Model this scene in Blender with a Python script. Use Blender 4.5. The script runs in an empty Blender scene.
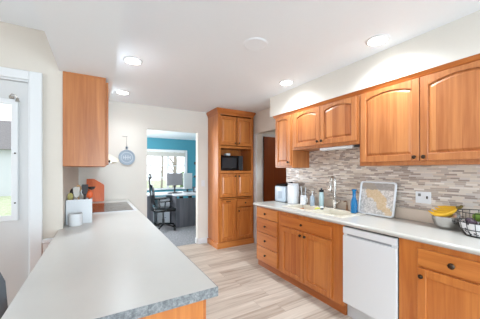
import bpy, bmesh, math, random
from mathutils import Vector, Matrix
random.seed(7)
R = math.radians
PI = math.pi
scn = bpy.context.scene
C = scn.collection

# ------------------------------------------------------------------ camera
cam_d = bpy.data.cameras.new('camera'); cam = bpy.data.objects.new('camera', cam_d); C.objects.link(cam)
cam.location = (0, 0, 1.365)
cam.rotation_euler = (R(90), 0, R(-30.224))
cam_d.sensor_fit = 'HORIZONTAL'; cam_d.sensor_width = 36.0
cam_d.lens = 36.0 * 244.6 / 480
cam_d.shift_y = 10.5 / 480
cam_d.clip_start = 0.02
scn.camera = cam

# ------------------------------------------------------------------ world, view
w = bpy.data.worlds.new('world'); scn.world = w; w.use_nodes = True
bg = w.node_tree.nodes['Background']
bg.inputs[0].default_value = (0.86, 0.93, 1.0, 1); bg.inputs[1].default_value = 1.5
vs = scn.view_settings
vs.view_transform = 'Standard'; vs.look = 'None'; vs.gamma = 1; vs.use_curve_mapping = False
vs.exposure = 0.74

def area(name, loc, rot, sx, sy, power, col=(1, 1, 1)):
    l = bpy.data.lights.new(name, 'AREA'); l.shape = 'RECTANGLE'; l.size = sx; l.size_y = sy
    l.energy = power; l.color = col
    o = bpy.data.objects.new(name, l); C.objects.link(o); o.location = loc; o.rotation_euler = rot
    return o
# fill lamps added at invented, unseen openings: rear, left and office side wall
area('fill_rear', (0.7, -5.7, 1.2), (R(138), 0, 0), 3.2, 2.2, 260, (0.64, 0.84, 1.0))
area('fill_left', (-4.9, -0.1, 1.35), (R(122), 0, R(-90)), 2.2, 1.9, 58, (0.90, 0.94, 1.0))
area('fill_office_left', (-0.28, 6.4, 1.45), (R(90), 0, R(-90)), 2.0, 1.2, 75, (0.93, 0.97, 1.0))

# ------------------------------------------------------------------ helpers
class MB:
    def __init__(s): s.bm = bmesh.new()
    def box(s, x0, x1, y0, y1, z0, z1, bev=0, seg=1):
        m = Matrix.Translation(((x0+x1)/2, (y0+y1)/2, (z0+z1)/2)) @ Matrix.Diagonal((abs(x1-x0), abs(y1-y0), abs(z1-z0), 1))
        r = bmesh.ops.create_cube(s.bm, size=1, matrix=m)
        if bev:
            es = list({e for v in r['verts'] for e in v.link_edges})
            bmesh.ops.bevel(s.bm, geom=es, offset=bev, segments=seg, affect='EDGES', profile=0.5)
        return s
    def lathe(s, prof, c=(0, 0, 0), n=24, axis='Z', closed=False):
        rings = []
        for r, h in prof:
            ring = []
            for k in range(n):
                a = 2*PI*k/n; x, y = r*math.cos(a), r*math.sin(a)
                p = {'Z': (x, y, h), 'X': (h, x, y), 'Y': (x, h, y)}[axis]
                ring.append(s.bm.verts.new((p[0]+c[0], p[1]+c[1], p[2]+c[2])))
            rings.append(ring)
        for a, b in zip(rings, rings[1:]):
            for k in range(n):
                s.bm.faces.new((a[k], a[(k+1) % n], b[(k+1) % n], b[k]))
        if closed:
            a, b = rings[-1], rings[0]
            for k in range(n): s.bm.faces.new((a[k], a[(k+1) % n], b[(k+1) % n], b[k]))
        else:
            s.bm.faces.new(rings[0]); s.bm.faces.new(rings[-1])
        return s
    def tube(s, pts, r, n=8, closed=False):
        pts = [Vector(p) for p in pts]; rings = []
        m = len(pts)
        for i, p in enumerate(pts):
            a = pts[(i-1) % m] if (closed or i > 0) else p
            b = pts[(i+1) % m] if (closed or i < m-1) else p
            t = (b-a).normalized()
            up = Vector((0, 0, 1)) if abs(t.z) < 0.9 else Vector((1, 0, 0))
            if i == 0: e1 = t.cross(up).normalized()
            else: e1 = (e1 - t*e1.dot(t)).normalized()
            e2 = t.cross(e1)
            rr = r[i] if isinstance(r, (list, tuple)) else r
            rings.append([s.bm.verts.new(p + (e1*math.cos(2*PI*k/n) + e2*math.sin(2*PI*k/n))*rr) for k in range(n)])
        pr = list(zip(rings, rings[1:])) + ([(rings[-1], rings[0])] if closed else [])
        for a, b in pr:
            for k in range(n):
                s.bm.faces.new((a[k], a[(k+1) % n], b[(k+1) % n], b[k]))
        if not closed:
            s.bm.faces.new(rings[0]); s.bm.faces.new(rings[-1])
        return s
    def loft(s, loops):
        """closed 3D loops with equal counts, capped at both ends"""
        L = [[s.bm.verts.new(p) for p in lp] for lp in loops]
        for a, b in zip(L, L[1:]):
            n = len(a)
            for k in range(n): s.bm.faces.new((a[k], a[(k+1) % n], b[(k+1) % n], b[k]))
        s.bm.faces.new(L[0]); s.bm.faces.new(L[-1])
        return s
    def ball(s, c, r, sc=(1, 1, 1), u=16, v=10):
        bmesh.ops.create_uvsphere(s.bm, u_segments=u, v_segments=v, radius=r,
                                  matrix=Matrix.Translation(c) @ Matrix.Diagonal((*sc, 1)))
        return s
    def xf(s, M):
        bmesh.ops.transform(s.bm, matrix=M, verts=s.bm.verts); return s
    def build(s, name, m, parent=None, smooth=False, label=None, world=True):
        bmesh.ops.recalc_face_normals(s.bm, faces=s.bm.faces)
        if parent is not None and world:
            off = Vector(parent.location)
            if parent.parent: off = off + Vector(parent.parent.location)
            bmesh.ops.translate(s.bm, vec=-off, verts=s.bm.verts)
        me = bpy.data.meshes.new(name); s.bm.to_mesh(me); s.bm.free()
        if smooth:
            for p in me.polygons: p.use_smooth = True
            me.set_sharp_from_angle(angle=R(40))
        o = bpy.data.objects.new(name, me); C.objects.link(o)
        if parent is not None: o.parent = parent
        me.materials.append(m)
        if label: o['label'] = label
        return o

def slab(xs, ys, za, zb_, skip):
    mb = MB(); nx, ny = len(xs), len(ys)
    T_ = {(i, j): mb.bm.verts.new((xs[i], ys[j], zb_)) for i in range(nx) for j in range(ny)}
    U_ = {(i, j): mb.bm.verts.new((xs[i], ys[j], za)) for i in range(nx) for j in range(ny)}
    cells = [(i, j) for i in range(nx-1) for j in range(ny-1) if (i, j) not in skip]
    for i, j in cells:
        q = [(i, j), (i+1, j), (i+1, j+1), (i, j+1)]
        mb.bm.faces.new([T_[k] for k in q]); mb.bm.faces.new([U_[k] for k in reversed(q)])
        for a_, b_, nb in ((q[0], q[1], (i, j-1)), (q[1], q[2], (i+1, j)), (q[2], q[3], (i, j+1)), (q[3], q[0], (i-1, j))):
            if nb not in cells: mb.bm.faces.new((U_[a_], U_[b_], T_[b_], T_[a_]))
    return mb
def tag(o, label, cat, group=None, kind=None):
    o['label'] = label; o['category'] = cat
    if group: o['group'] = group
    if kind: o['kind'] = kind
    return o
def thing(name, label, cat, loc, group=None, rz=0):
    o = bpy.data.objects.new(name, None); C.objects.link(o); o.location = loc; o.rotation_euler = (0, 0, rz)
    o.empty_display_size = 0.05
    return tag(o, label, cat, group)
def struct(name, mb, m, parent=None, label=None):
    o = mb.build(name, m, parent)
    if parent is None: o['kind'] = 'structure'
    if label: o['label'] = label
    return o
def B(*a, **k): return MB().box(*a, **k)

# ------------------------------------------------------------------ materials
def nm(name):
    m = bpy.data.materials.new(name); m.use_nodes = True
    nt = m.node_tree; p = nt.nodes['Principled BSDF']
    return m, nt, p
def srgb(r, g, b):
    f = lambda c: ((c/255)/12.92 if c/255 <= 0.04045 else (((c/255)+0.055)/1.055)**2.4)
    return (f(r), f(g), f(b), 1)
def plain(name, col, rough=0.5, metal=0, noise=0.0, nscale=40, emit=None, trans=0, ior=1.45, coat=0):
    m, nt, p = nm(name)
    p.inputs['Base Color'].default_value = col; p.inputs['Roughness'].default_value = rough
    p.inputs['Metallic'].default_value = metal; p.inputs['IOR'].default_value = ior
    p.inputs['Transmission Weight'].default_value = trans; p.inputs['Coat Weight'].default_value = coat
    if emit:
        p.inputs['Emission Color'].default_value = emit[0]; p.inputs['Emission Strength'].default_value = emit[1]
    tc = nt.nodes.new('ShaderNodeTexCoord'); n = nt.nodes.new('ShaderNodeTexNoise')
    n.inputs['Scale'].default_value = nscale; n.inputs['Detail'].default_value = 4
    nt.links.new(tc.outputs['Object'], n.inputs['Vector'])
    mx = nt.nodes.new('ShaderNodeMix'); mx.data_type = 'RGBA'; mx.blend_type = 'MULTIPLY'
    mx.inputs[0].default_value = 1
    rp = nt.nodes.new('ShaderNodeMapRange'); rp.inputs[3].default_value = 1-noise; rp.inputs[4].default_value = 1+noise*0.3
    nt.links.new(n.outputs['Fac'], rp.inputs[0]); mx.inputs[6].default_value = col
    nt.links.new(rp.outputs[0], mx.inputs[7]); nt.links.new(mx.outputs[2], p.inputs['Base Color'])
    return m
def math_(nt, op, a, b=None):
    n = nt.nodes.new('ShaderNodeMath'); n.operation = op
    for i, v in enumerate((a, b)):
        if v is None: continue
        if isinstance(v, (int, float)): n.inputs[i].default_value = v
        else: nt.links.new(v, n.inputs[i])
    return n.outputs[0]
def wood(name, light, dark, horiz=False, bw=0.085, rough=0.32, vary=1.0):
    """cherry/maple boards: grain along z (or across when horiz), staves of differing tone"""
    m, nt, p = nm(name); L = nt.links
    tc = nt.nodes.new('ShaderNodeTexCoord'); sp = nt.nodes.new('ShaderNodeSeparateXYZ')
    L.new(tc.outputs['Object'], sp.inputs[0])
    u = math_(nt, 'ADD', sp.outputs[0], sp.outputs[1])
    oi = nt.nodes.new('ShaderNodeObjectInfo')
    a, b = (sp.outputs[2], u) if horiz else (u, sp.outputs[2])    # a across the grain, b along it
    a2 = math_(nt, 'ADD', a, math_(nt, 'MULTIPLY', oi.outputs['Random'], 3.1))
    st = math_(nt, 'FLOOR', math_(nt, 'DIVIDE', a2, bw))
    wn = nt.nodes.new('ShaderNodeTexWhiteNoise'); wn.noise_dimensions = '1D'; L.new(st, wn.inputs['W'])
    cb = nt.nodes.new('ShaderNodeCombineXYZ')
    L.new(math_(nt, 'MULTIPLY', a2, 26), cb.inputs[0]); L.new(math_(nt, 'MULTIPLY', b, 1.6), cb.inputs[1])
    L.new(math_(nt, 'MULTIPLY', wn.outputs['Value'], 30), cb.inputs[2])
    n = nt.nodes.new('ShaderNodeTexNoise'); n.inputs['Scale'].default_value = 1; n.inputs['Detail'].default_value = 5
    n.inputs['Distortion'].default_value = 0.6; L.new(cb.outputs[0], n.inputs['Vector'])
    cb2 = nt.nodes.new('ShaderNodeCombineXYZ')
    L.new(math_(nt, 'MULTIPLY', a2, 150), cb2.inputs[0]); L.new(math_(nt, 'MULTIPLY', b, 5), cb2.inputs[1])
    n2 = nt.nodes.new('ShaderNodeTexNoise'); n2.inputs['Scale'].default_value = 1; L.new(cb2.outputs[0], n2.inputs['Vector'])
    f = math_(nt, 'ADD', math_(nt, 'MULTIPLY', math_(nt, 'SUBTRACT', n.outputs['Fac'], 0.5), 1.5),
              math_(nt, 'MULTIPLY', math_(nt, 'SUBTRACT', wn.outputs['Value'], 0.5), 0.55*vary))
    f = math_(nt, 'ADD', f, math_(nt, 'MULTIPLY', math_(nt, 'SUBTRACT', n2.outputs['Fac'], 0.5), 0.35))
    f = math_(nt, 'ADD', f, 0.42)
    mx = nt.nodes.new('ShaderNodeMix'); mx.data_type = 'RGBA'; L.new(f, mx.inputs[0])
    mx.inputs[6].default_value = light; mx.inputs[7].default_value = dark
    L.new(mx.outputs[2], p.inputs['Base Color']); p.inputs['Roughness'].default_value = rough
    p.inputs['Coat Weight'].default_value = 0.15; p.inputs['Coat Roughness'].default_value = 0.2
    return m

M = {}
M['wall'] = plain('wall_paint', srgb(226, 221, 212), 0.75, noise=0.02, nscale=60)
M['ceil'] = plain('ceiling_paint', srgb(244, 247, 250), 0.85, noise=0.015)
M['trim'] = plain('trim_paint', srgb(226, 227, 228), 0.4, noise=0.01)
M['wall_dim'] = plain('wall_paint_dimmed', srgb(216, 208, 197), 0.75, noise=0.02)  # same wall paint, darkened to stand in for the dimmer light there
M['blue'] = plain('blue_paint', srgb(76, 146, 164), 0.7, noise=0.02)
UL, UD = srgb(196, 127, 72), srgb(152, 82, 36)
M['wood'] = wood('upper_cabinet_wood', UL, UD, rough=0.42, vary=0.25, bw=0.3)
M['wood_p'] = wood('upper_cabinet_panel_wood', UL, UD, rough=0.42, vary=2.2, bw=0.078)
M['wood_h'] = wood('upper_cabinet_wood_rail', UL, UD, horiz=True, bw=0.3)
BL, BD = srgb(210, 132, 64), srgb(174, 90, 34)
M['base'] = wood('base_cabinet_wood', BL, BD, vary=0.3, bw=0.3)
M['base_p'] = wood('base_cabinet_panel_wood', BL, BD, vary=1.1)
M['base_h'] = wood('base_cabinet_wood_rail', BL, BD, horiz=True, bw=0.3)
M['toe'] = wood('toe_board_wood', srgb(190, 112, 56), srgb(160, 84, 36), horiz=True, bw=0.4)
M['door_brown'] = wood('hall_door_wood', srgb(158, 76, 18), srgb(122, 52, 10), bw=0.3, rough=0.4)
M['knob'] = plain('dark_bronze', srgb(72, 60, 50), 0.35, 0.9)
M['counter'] = plain('cream_laminate', srgb(192, 188, 181), 0.24, noise=0.03, nscale=90)
M['island'] = plain('grey_white_laminate', srgb(204, 201, 196), 0.28, noise=0.04, nscale=14)
M['splash'] = plain('beige_backsplash_strip', srgb(214, 198, 182), 0.35, noise=0.04)
M['white'] = plain('white_enamel', srgb(228, 230, 232), 0.25)
M['black'] = plain('black_gloss', srgb(18, 18, 20), 0.12)
M['darkgrey'] = plain('dark_grey_plastic', srgb(52, 54, 58), 0.45)
M['cooktop'] = plain('cooktop_glass', srgb(78, 70, 67), 0.12)
M['steel'] = plain('brushed_steel', srgb(200, 198, 195), 0.2, 1.0, noise=0.06, nscale=200)
M['nickel'] = plain('faucet_nickel', srgb(186, 180, 172), 0.22, 1.0)
M['emit'] = plain('lamp_lens', (1, 1, 1, 1), 0.5, emit=((1, 0.98, 0.95, 1), 6))
M['glass'] = plain('clear_glass', (1, 1, 1, 1), 0.0, trans=1, ior=1.45)

def mottled(name, c1, c2, c3, scale=60, rough=0.4):
    m, nt, p = nm(name); L = nt.links
    tc = nt.nodes.new('ShaderNodeTexCoord'); n = nt.nodes.new('ShaderNodeTexNoise')
    n.inputs['Scale'].default_value = scale; n.inputs['Detail'].default_value = 6; n.inputs['Roughness'].default_value = 0.7
    L.new(tc.outputs['Object'], n.inputs['Vector'])
    r = nt.nodes.new('ShaderNodeValToRGB'); e = r.color_ramp.elements
    e[0].position = 0.36; e[0].color = c1; e[1].position = 0.64; e[1].color = c3
    k = e.new(0.5); k.color = c2
    L.new(n.outputs['Fac'], r.inputs[0]); L.new(r.outputs[0], p.inputs['Base Color'])
    p.inputs['Roughness'].default_value = rough
    return m
M['edge'] = mottled('grey_mottled_laminate_edge', srgb(98, 100, 102), srgb(124, 126, 128), srgb(154, 154, 152), 80)
M['carpet'] = mottled('grey_carpet', srgb(112, 112, 116), srgb(134, 134, 138), srgb(158, 158, 160), 30, 0.95)
M['grass'] = mottled('lawn', srgb(150, 162, 120), srgb(172, 180, 146), srgb(196, 200, 172), 8, 0.95)
M['bark'] = mottled('tree_bark', srgb(120, 110, 100), srgb(150, 140, 130), srgb(180, 170, 160), 20, 0.9)
M['siding'] = plain('neighbour_siding', srgb(200, 204, 208), 0.7, noise=0.05)
M['roof'] = plain('neighbour_roof', srgb(120, 116, 116), 0.8, noise=0.1)
M['leaf'] = mottled('shrub_leaf', srgb(70, 96, 60), srgb(96, 124, 80), srgb(130, 150, 104), 12, 0.9)

def floor_mat():
    m, nt, p = nm('whitewashed_oak_planks'); L = nt.links
    tc = nt.nodes.new('ShaderNodeTexCoord'); sp = nt.nodes.new('ShaderNodeSeparateXYZ'); L.new(tc.outputs['Object'], sp.inputs[0])
    row = math_(nt, 'FLOOR', math_(nt, 'DIVIDE', sp.outputs[1], 0.165))
    wr = nt.nodes.new('ShaderNodeTexWhiteNoise'); wr.noise_dimensions = '1D'; L.new(row, wr.inputs['W'])
    xo = math_(nt, 'ADD', math_(nt, 'DIVIDE', sp.outputs[0], 1.15), math_(nt, 'MULTIPLY', wr.outputs['Value'], 7))
    col = math_(nt, 'FLOOR', xo)
    cb = nt.nodes.new('ShaderNodeCombineXYZ'); L.new(row, cb.inputs[0]); L.new(col, cb.inputs[1])
    wp = nt.nodes.new('ShaderNodeTexWhiteNoise'); wp.noise_dimensions = '2D'; L.new(cb.outputs[0], wp.inputs['Vector'])
    cg = nt.nodes.new('ShaderNodeCombineXYZ')
    L.new(math_(nt, 'MULTIPLY', sp.outputs[0], 1.7), cg.inputs[0])
    L.new(math_(nt, 'MULTIPLY', sp.outputs[1], 24), cg.inputs[1])
    L.new(math_(nt, 'MULTIPLY', wp.outputs['Value'], 40), cg.inputs[2])
    n = nt.nodes.new('ShaderNodeTexNoise'); n.inputs['Scale'].default_value = 1; n.inputs['Detail'].default_value = 6
    n.inputs['Distortion'].default_value = 0.9; L.new(cg.outputs[0], n.inputs['Vector'])
    f = math_(nt, 'ADD', math_(nt, 'MULTIPLY', math_(nt, 'SUBTRACT', n.outputs['Fac'], 0.5), 1.5),
              math_(nt, 'MULTIPLY', math_(nt, 'SUBTRACT', wp.outputs['Value'], 0.5), 0.42))
    f = math_(nt, 'ADD', f, 0.52)
    r = nt.nodes.new('ShaderNodeValToRGB'); e = r.color_ramp.elements
    e[0].position = 0.0; e[0].color = srgb(216, 204, 190); e[1].position = 1.0; e[1].color = srgb(152, 134, 118)
    k = e.new(0.5); k.color = srgb(192, 178, 164)
    L.new(f, r.inputs[0])
    fr = math_(nt, 'FRACT', math_(nt, 'DIVIDE', sp.outputs[1], 0.165))
    g1 = math_(nt, 'LESS_THAN', fr, 0.018)
    g2 = math_(nt, 'LESS_THAN', math_(nt, 'FRACT', xo), 0.003)
    g = math_(nt, 'MAXIMUM', g1, g2)
    mx = nt.nodes.new('ShaderNodeMix'); mx.data_type = 'RGBA'; L.new(math_(nt, 'MULTIPLY', g, 0.5), mx.inputs[0])
    L.new(r.outputs[0], mx.inputs[6]); mx.inputs[7].default_value = srgb(140, 122, 106)
    L.new(mx.outputs[2], p.inputs['Base Color']); p.inputs['Roughness'].default_value = 0.42
    return m
M['floor'] = floor_mat()

def tile_mat():
    m, nt, p = nm('linear_mosaic_tile'); L = nt.links
    tc = nt.nodes.new('ShaderNodeTexCoord'); sp = nt.nodes.new('ShaderNodeSeparateXYZ'); L.new(tc.outputs['Object'], sp.inputs[0])
    H = 0.0155
    rz = math_(nt, 'DIVIDE', sp.outputs[2], H); row = math_(nt, 'FLOOR', rz)
    wr = nt.nodes.new('ShaderNodeTexWhiteNoise'); wr.noise_dimensions = '1D'; L.new(row, wr.inputs['W'])
    ln = math_(nt, 'ADD', math_(nt, 'MULTIPLY', wr.outputs['Value'], 0.06), 0.045)
    yo = math_(nt, 'ADD', math_(nt, 'DIVIDE', sp.outputs[1], ln), math_(nt, 'MULTIPLY', wr.outputs['Value'], 91))
    col = math_(nt, 'FLOOR', yo)
    cb = nt.nodes.new('ShaderNodeCombineXYZ'); L.new(row, cb.inputs[0]); L.new(col, cb.inputs[1])
    wp = nt.nodes.new('ShaderNodeTexWhiteNoise'); wp.noise_dimensions = '2D'; L.new(cb.outputs[0], wp.inputs['Vector'])
    r = nt.nodes.new('ShaderNodeValToRGB'); r.color_ramp.interpolation = 'CONSTANT'
    cols = [(212, 200, 186), (190, 176, 164), (220, 208, 194), (164, 150, 140), (206, 188, 172), (224, 214, 204),
            (180, 164, 150), (202, 192, 184), (156, 140, 130), (212, 198, 182)]
    e = r.color_ramp.elements
    e[0].position = 0; e[0].color = srgb(*cols[0]); e[1].position = 0.1; e[1].color = srgb(*cols[1])
    for i in range(2, 10):
        k = e.new(i/10); k.color = srgb(*cols[i])
    L.new(wp.outputs['Value'], r.inputs[0])
    g = math_(nt, 'MAXIMUM', math_(nt, 'LESS_THAN', math_(nt, 'FRACT', rz), 0.1), math_(nt, 'LESS_THAN', math_(nt, 'FRACT', yo), 0.025))
    mx = nt.nodes.new('ShaderNodeMix'); mx.data_type = 'RGBA'; L.new(g, mx.inputs[0])
    L.new(r.outputs[0], mx.inputs[6]); mx.inputs[7].default_value = srgb(206, 200, 194)
    L.new(mx.outputs[2], p.inputs['Base Color'])
    L.new(math_(nt, 'ADD', math_(nt, 'MULTIPLY', wp.outputs['Value'], 0.35), 0.15), p.inputs['Roughness'])
    return m
M['tile'] = tile_mat()

# ------------------------------------------------------------------ setting
CE = 2.44
struct('floor', slab([-5.1, -0.4, 4.2], [-6.1, 2.5, 4.34], -0.1, 0, {(0, 1)}), M['floor'])
struct('floor_office', B(-0.3, 3.8, 4.34, 8.7, -0.1, 0.002), M['carpet'])
mb = slab([-5.1, -0.4, 4.2], [-6.1, 2.5, 8.7], CE, CE+0.1, {(0, 1)}); struct('ceiling', mb, M['ceil'])
# back wall with the cased opening to the office
mb = MB(); mb.box(-0.34, 0.711, 4.29, 4.39, 0, CE); mb.box(1.597, 4.1, 4.29, 4.39, 0, CE); mb.box(0.711, 1.597, 4.29, 4.39, 2.052, CE)
struct('wall_back', mb, M['wall'])
mb = MB(); mb.box(2.57, 2.67, -6.0, 2.955, 0, CE); mb.box(2.57, 2.67, 3.77, 4.29, 0, CE); mb.box(2.57, 2.67, 2.955, 3.77, 2.05, CE)
struct('wall_right', mb, M['wall'])
mb = MB(); mb.box(-0.34, -0.24, 2.5, 4.29, 0, CE); mb.box(-0.432, -0.24, 2.4, 2.5, 0, CE)
mb.box(-5.0, -1.36, 2.4, 2.5, 0, CE); mb.box(-1.36, -0.432, 2.4, 2.5, 2.05, CE)
struct('wall_front_left', mb, M['wall_dim'])
mb = MB(); mb.box(-5.1, -5.0, -6.0, -1.2, 0, CE); mb.box(-5.1, -5.0, 1.0, 2.5, 0, CE); mb.box(-5.1, -5.0, -1.2, 1.0, 0, 0.4); mb.box(-5.1, -5.0, -1.2, 1.0, 2.3, CE)
struct('wall_left', mb, M['wall'])
mb = MB(); mb.box(-5.1, -4.3, -6.1, -6.0, 0, CE); mb.box(2.3, 2.67, -6.1, -6.0, 0, CE); mb.box(-4.3, -1.0, -6.1, -6.0, 0, CE); mb.box(-1.0, 2.3, -6.1, -6.0, 2.38, CE)
struct('wall_rear', mb, M['wall'])
struct('wall_light_blocker', B(-5.0, -0.15, -1.40, -1.28, 0, CE), M['wall'])  # unseen wall added to keep the rear fill off the front left wall
# hall beyond the right-hand opening
mb = MB(); mb.box(2.67, 4.2, 4.0, 4.1, 0, CE); mb.box(4.1, 4.2, 2.6, 4.0, 0, CE); mb.box(2.67, 4.2, 2.6, 2.7, 0, CE)
struct('wall_hall', mb, M['wall'])
# office shell
mb = MB(); mb.box(-0.3, 1.02, 8.5, 8.6, 0, CE); mb.box(2.70, 3.7, 8.5, 8.6, 0, CE); mb.box(1.02, 2.70, 8.5, 8.6, 0, 0.75); mb.box(1.02, 2.70, 8.5, 8.6, 2.0, CE)
struct('wall_office', mb, M['blue'])
struct('wall_office_right', B(3.6, 3.7, 4.39, 8.5, 0, CE), M['blue'])
mb = MB(); mb.box(-0.4, -0.3, 4.39, 5.4, 0, CE); mb.box(-0.4, -0.3, 7.4, 8.6, 0, CE); mb.box(-0.4, -0.3, 5.4, 7.4, 0, 0.85); mb.box(-0.4, -0.3, 5.4, 7.4, 2.05, CE)
struct('wall_office_left', mb, M['wall'])  # unseen side wall; its opening is added for the office fill lamp
# soffits
struct('trim_1', B(2.22, 2.57, -2.0, 2.92, 2.15, CE), M['wall'])
struct('trim_2', B(-0.26, 0.114, -1.2, 4.29, 2.15, CE), M['ceil'])
# baseboards
struct('baseboard_back', B(1.60, 1.80, 4.272, 4.29, 0, 0.1, bev=0.004), M['trim'])
struct('baseboard_jamb', B(1.582, 1.597, 4.29, 4.39, 0, 0.1, bev=0.004), M['trim'])
struct('baseboard_front', B(-0.365, -0.24, 2.385, 2.4, 0, 0.8), M['trim'])
struct('trim_3', B(-0.365, -0.238, 2.37, 2.4, 0.80, 0.835, bev=0.006), M['trim'])
struct('trim_4', B(2.545, 2.57, 3.775, 3.86, 0, 2.04), M['trim'])
# tile field
struct('trim_5', B(2.561, 2.57, -1.2, 2.952, 1.003, 1.66), M['tile'])

# window of the office
wn = thing('window_1', 'white framed office window with six panes', 'window', (1.86, 8.5, 0.75)); wn['kind'] = 'structure'
mb = MB(); X0, X1, Z0, Z1 = 1.02, 2.70, 0.75, 2.0
mb.box(X0-0.06, X0+0.03, 8.47, 8.58, Z0-0.05, Z1+0.06); mb.box(X1-0.03, X1+0.06, 8.47, 8.58, Z0-0.05, Z1+0.06)
mb.box(X0, X1, 8.47, 8.58, Z1-0.02, Z1+0.06); mb.box(X0-0.08, X1+0.08, 8.44, 8.58, Z0-0.05, Z0)
mb.box(2.06, 2.12, 8.48, 8.58, Z0, Z1); mb.box(1.50, 1.525, 8.5, 8.57, Z0, Z1)
mb.box(X0, X1, 8.5, 8.57, 1.10, 1.125); mb.box(X0, X1, 8.5, 8.57, 1.50, 1.525)
mb.build('window_frame', M['trim'], wn)
MB().box(X0, X1, 8.54, 8.546, Z0, Z1).build('window_pane', M['glass'], wn)
sh = tag(MB().box(1.03, 2.69, 8.462, 8.468, 1.83, 1.97).build('roller_shade', plain('shade_fabric', srgb(196, 192, 184), 0.8, noise=0.05)),
    'beige roller shade drawn up at the top of the office window', 'window shade')

# back door with glass on the left
dr = thing('door_1', 'white exterior door with a glass panel', 'door', (-0.9, 2.45, 0)); dr['kind'] = 'structure'
gx0, gx1, gz0, gz1 = -1.19, -0.545, 1.02, 1.86
mb = MB(); D0, D1 = 2.43, 2.475
mb.box(-1.34, gx0, D0, D1, 0.005, 2.028); mb.box(gx1, -0.452, D0, D1, 0.005, 2.028)
mb.box(gx0, gx1, D0, D1, 0.005, gz0); mb.box(gx0, gx1, D0, D1, gz1, 2.028)
mb.build('door_slab', plain('door_paint', srgb(212, 211, 210), 0.45, noise=0.01), dr)
mb = MB(); q = 0.032
mb.box(gx0-q, gx0+0.008, D0-0.014, D0, gz0-q, gz1+q, bev=0.004); mb.box(gx1-0.008, gx1+q, D0-0.014, D0, gz0-q, gz1+q, bev=0.004)
mb.box(gx0, gx1, D0-0.014, D0, gz0-q, gz0+0.008, bev=0.004); mb.box(gx0, gx1, D0-0.014, D0, gz1-0.008, gz1+q, bev=0.004)
mb.build('glass_frame', M['trim'], dr)
B(gx0, gx1, 2.45, 2.456, gz0, gz1).build('glass_pane', M['glass'], dr)
mb = MB()
for z in (1.12, 1.49): mb.lathe([(0.006, 0), (0.006, 0.006)], (-0.53, D0-0.02, z), 8, 'Y')
mb.build('frame_screw', M['knob'], dr)
mb = MB(); mb.box(-1.27, -1.21, D0-0.05, D0, 0.95, 0.99, bev=0.01)
mb.build('door_handle', M['nickel'], dr)
mb = MB()
mb.box(-0.452, -0.432, 2.40, 2.5, 0, 2.05); mb.box(-1.36, -1.34, 2.40, 2.5, 0, 2.05); mb.box(-1.34, -0.452, 2.40, 2.5, 2.03, 2.05)
mb.box(-0.442, -0.366, 2.378, 2.4, 0, 2.108, bev=0.005); mb.box(-1.43, -1.35, 2.378, 2.4, 0, 2.108, bev=0.005)
mb.box(-1.35, -0.442, 2.378, 2.4, 2.04, 2.108, bev=0.005)
struct('trim_6', mb, M['trim'])
# small metal bell latch at the upper corner of the door glass
bl = thing('door_chime', 'small dark metal chime at the upper corner of the white door glass', 'door chime', (-0.55, D0-0.02, 1.9))
mb = MB(); mb.box(-0.565, -0.535, D0-0.018, D0, 1.895, 1.915, bev=0.003); mb.tube([(-0.56, D0-0.022, 1.91), (-0.545, D0-0.03, 1.925), (-0.525, D0-0.03, 1.92), (-0.515, D0-0.03, 1.90)], 0.003)
mb.build('bracket', M['nickel'], bl)
MB().lathe([(0.003, 0.03), (0.009, 0.024), (0.011, 0.008), (0.015, 0)], (-0.513, D0-0.03, 1.872), 12).build('bell', M['nickel'], bl, smooth=True)

# hall door
hd = thing('door_2', 'brown wooden hall door', 'door', (3.2, 3.98, 0)); hd['kind'] = 'structure'
B(2.86, 3.66, 3.955, 3.985, 0.01, 2.03, bev=0.003).build('door_slab', M['door_brown'], hd)
MB().lathe([(0.012, 0), (0.012, -0.03), (0.026, -0.04), (0.026, -0.06), (0.012, -0.068)], (3.58, 3.955, 0.98), 16, 'Y').build('door_knob', M['knob'], hd, smooth=True)
mb = MB(); mb.box(2.79, 2.85, 3.975, 4.0, 0, 2.09); mb.box(3.67, 3.73, 3.975, 4.0, 0, 2.09); mb.box(2.85, 3.67, 3.975, 4.0, 2.035, 2.09)
mb.build('door_casing', M['trim'], hd)

# ------------------------------------------------------------------ ceiling fittings
def can(x, y, label, power=39):
    t = thing('recessed_light', label, 'ceiling light', (x, y, CE), 'recessed lights in the kitchen ceiling')
    MB().lathe([(0.09, 0), (0.09, -0.004), (0.078, -0.010), (0.070, -0.010), (0.070, 0)], (x, y, CE), 32, closed=True).build('trim_ring', M['trim'], t, smooth=True)
    MB().lathe([(0.0695, -0.0105), (0.0695, -0.0125), (0.03, -0.0145)], (x, y, CE), 32).build('lens', M['emit'], t, smooth=True)
    l = bpy.data.lights.new('lamp_light', 'SPOT'); l.energy = power; l.spot_size = R(156); l.spot_blend = 1.0
    l.shadow_soft_size = 0.06; l.color = (0.82, 0.92, 1.0)
    o = bpy.data.objects.new('lamp_light', l); C.objects.link(o); o.parent = t; o.location = (0, 0, -0.03)
can(0.30, 2.60, 'round recessed ceiling light nearest above the left wall cabinet')
can(0.30, 3.73, 'round recessed ceiling light nearest the back wall, farthest of the two on the left', 25)
can(2.00, 1.175, 'round recessed ceiling light beside the soffit above the two large right wall cabinets')
can(2.00, 2.306, 'round recessed ceiling light beside the soffit above the cabinets over the sink')
can(0.95, -0.9, 'added round recessed fill light behind the viewer, out of view')  # extra can out of view, added to even out the lighting
can(2.0, 0.05, 'added round recessed fill light at the near end of the right soffit, out of view')  # another unseen can, added as fill for the near end
t = thing('ceiling_speaker', 'flat round white speaker grille in the middle of the ceiling', 'ceiling speaker', (1.165, 1.74, CE))
MB().lathe([(0.105, 0), (0.105, -0.003), (0.097, -0.006), (0.094, -0.003), (0.094, 0)], (1.165, 1.74, CE), 32, closed=True).build('rim', M['ceil'], t)
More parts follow.
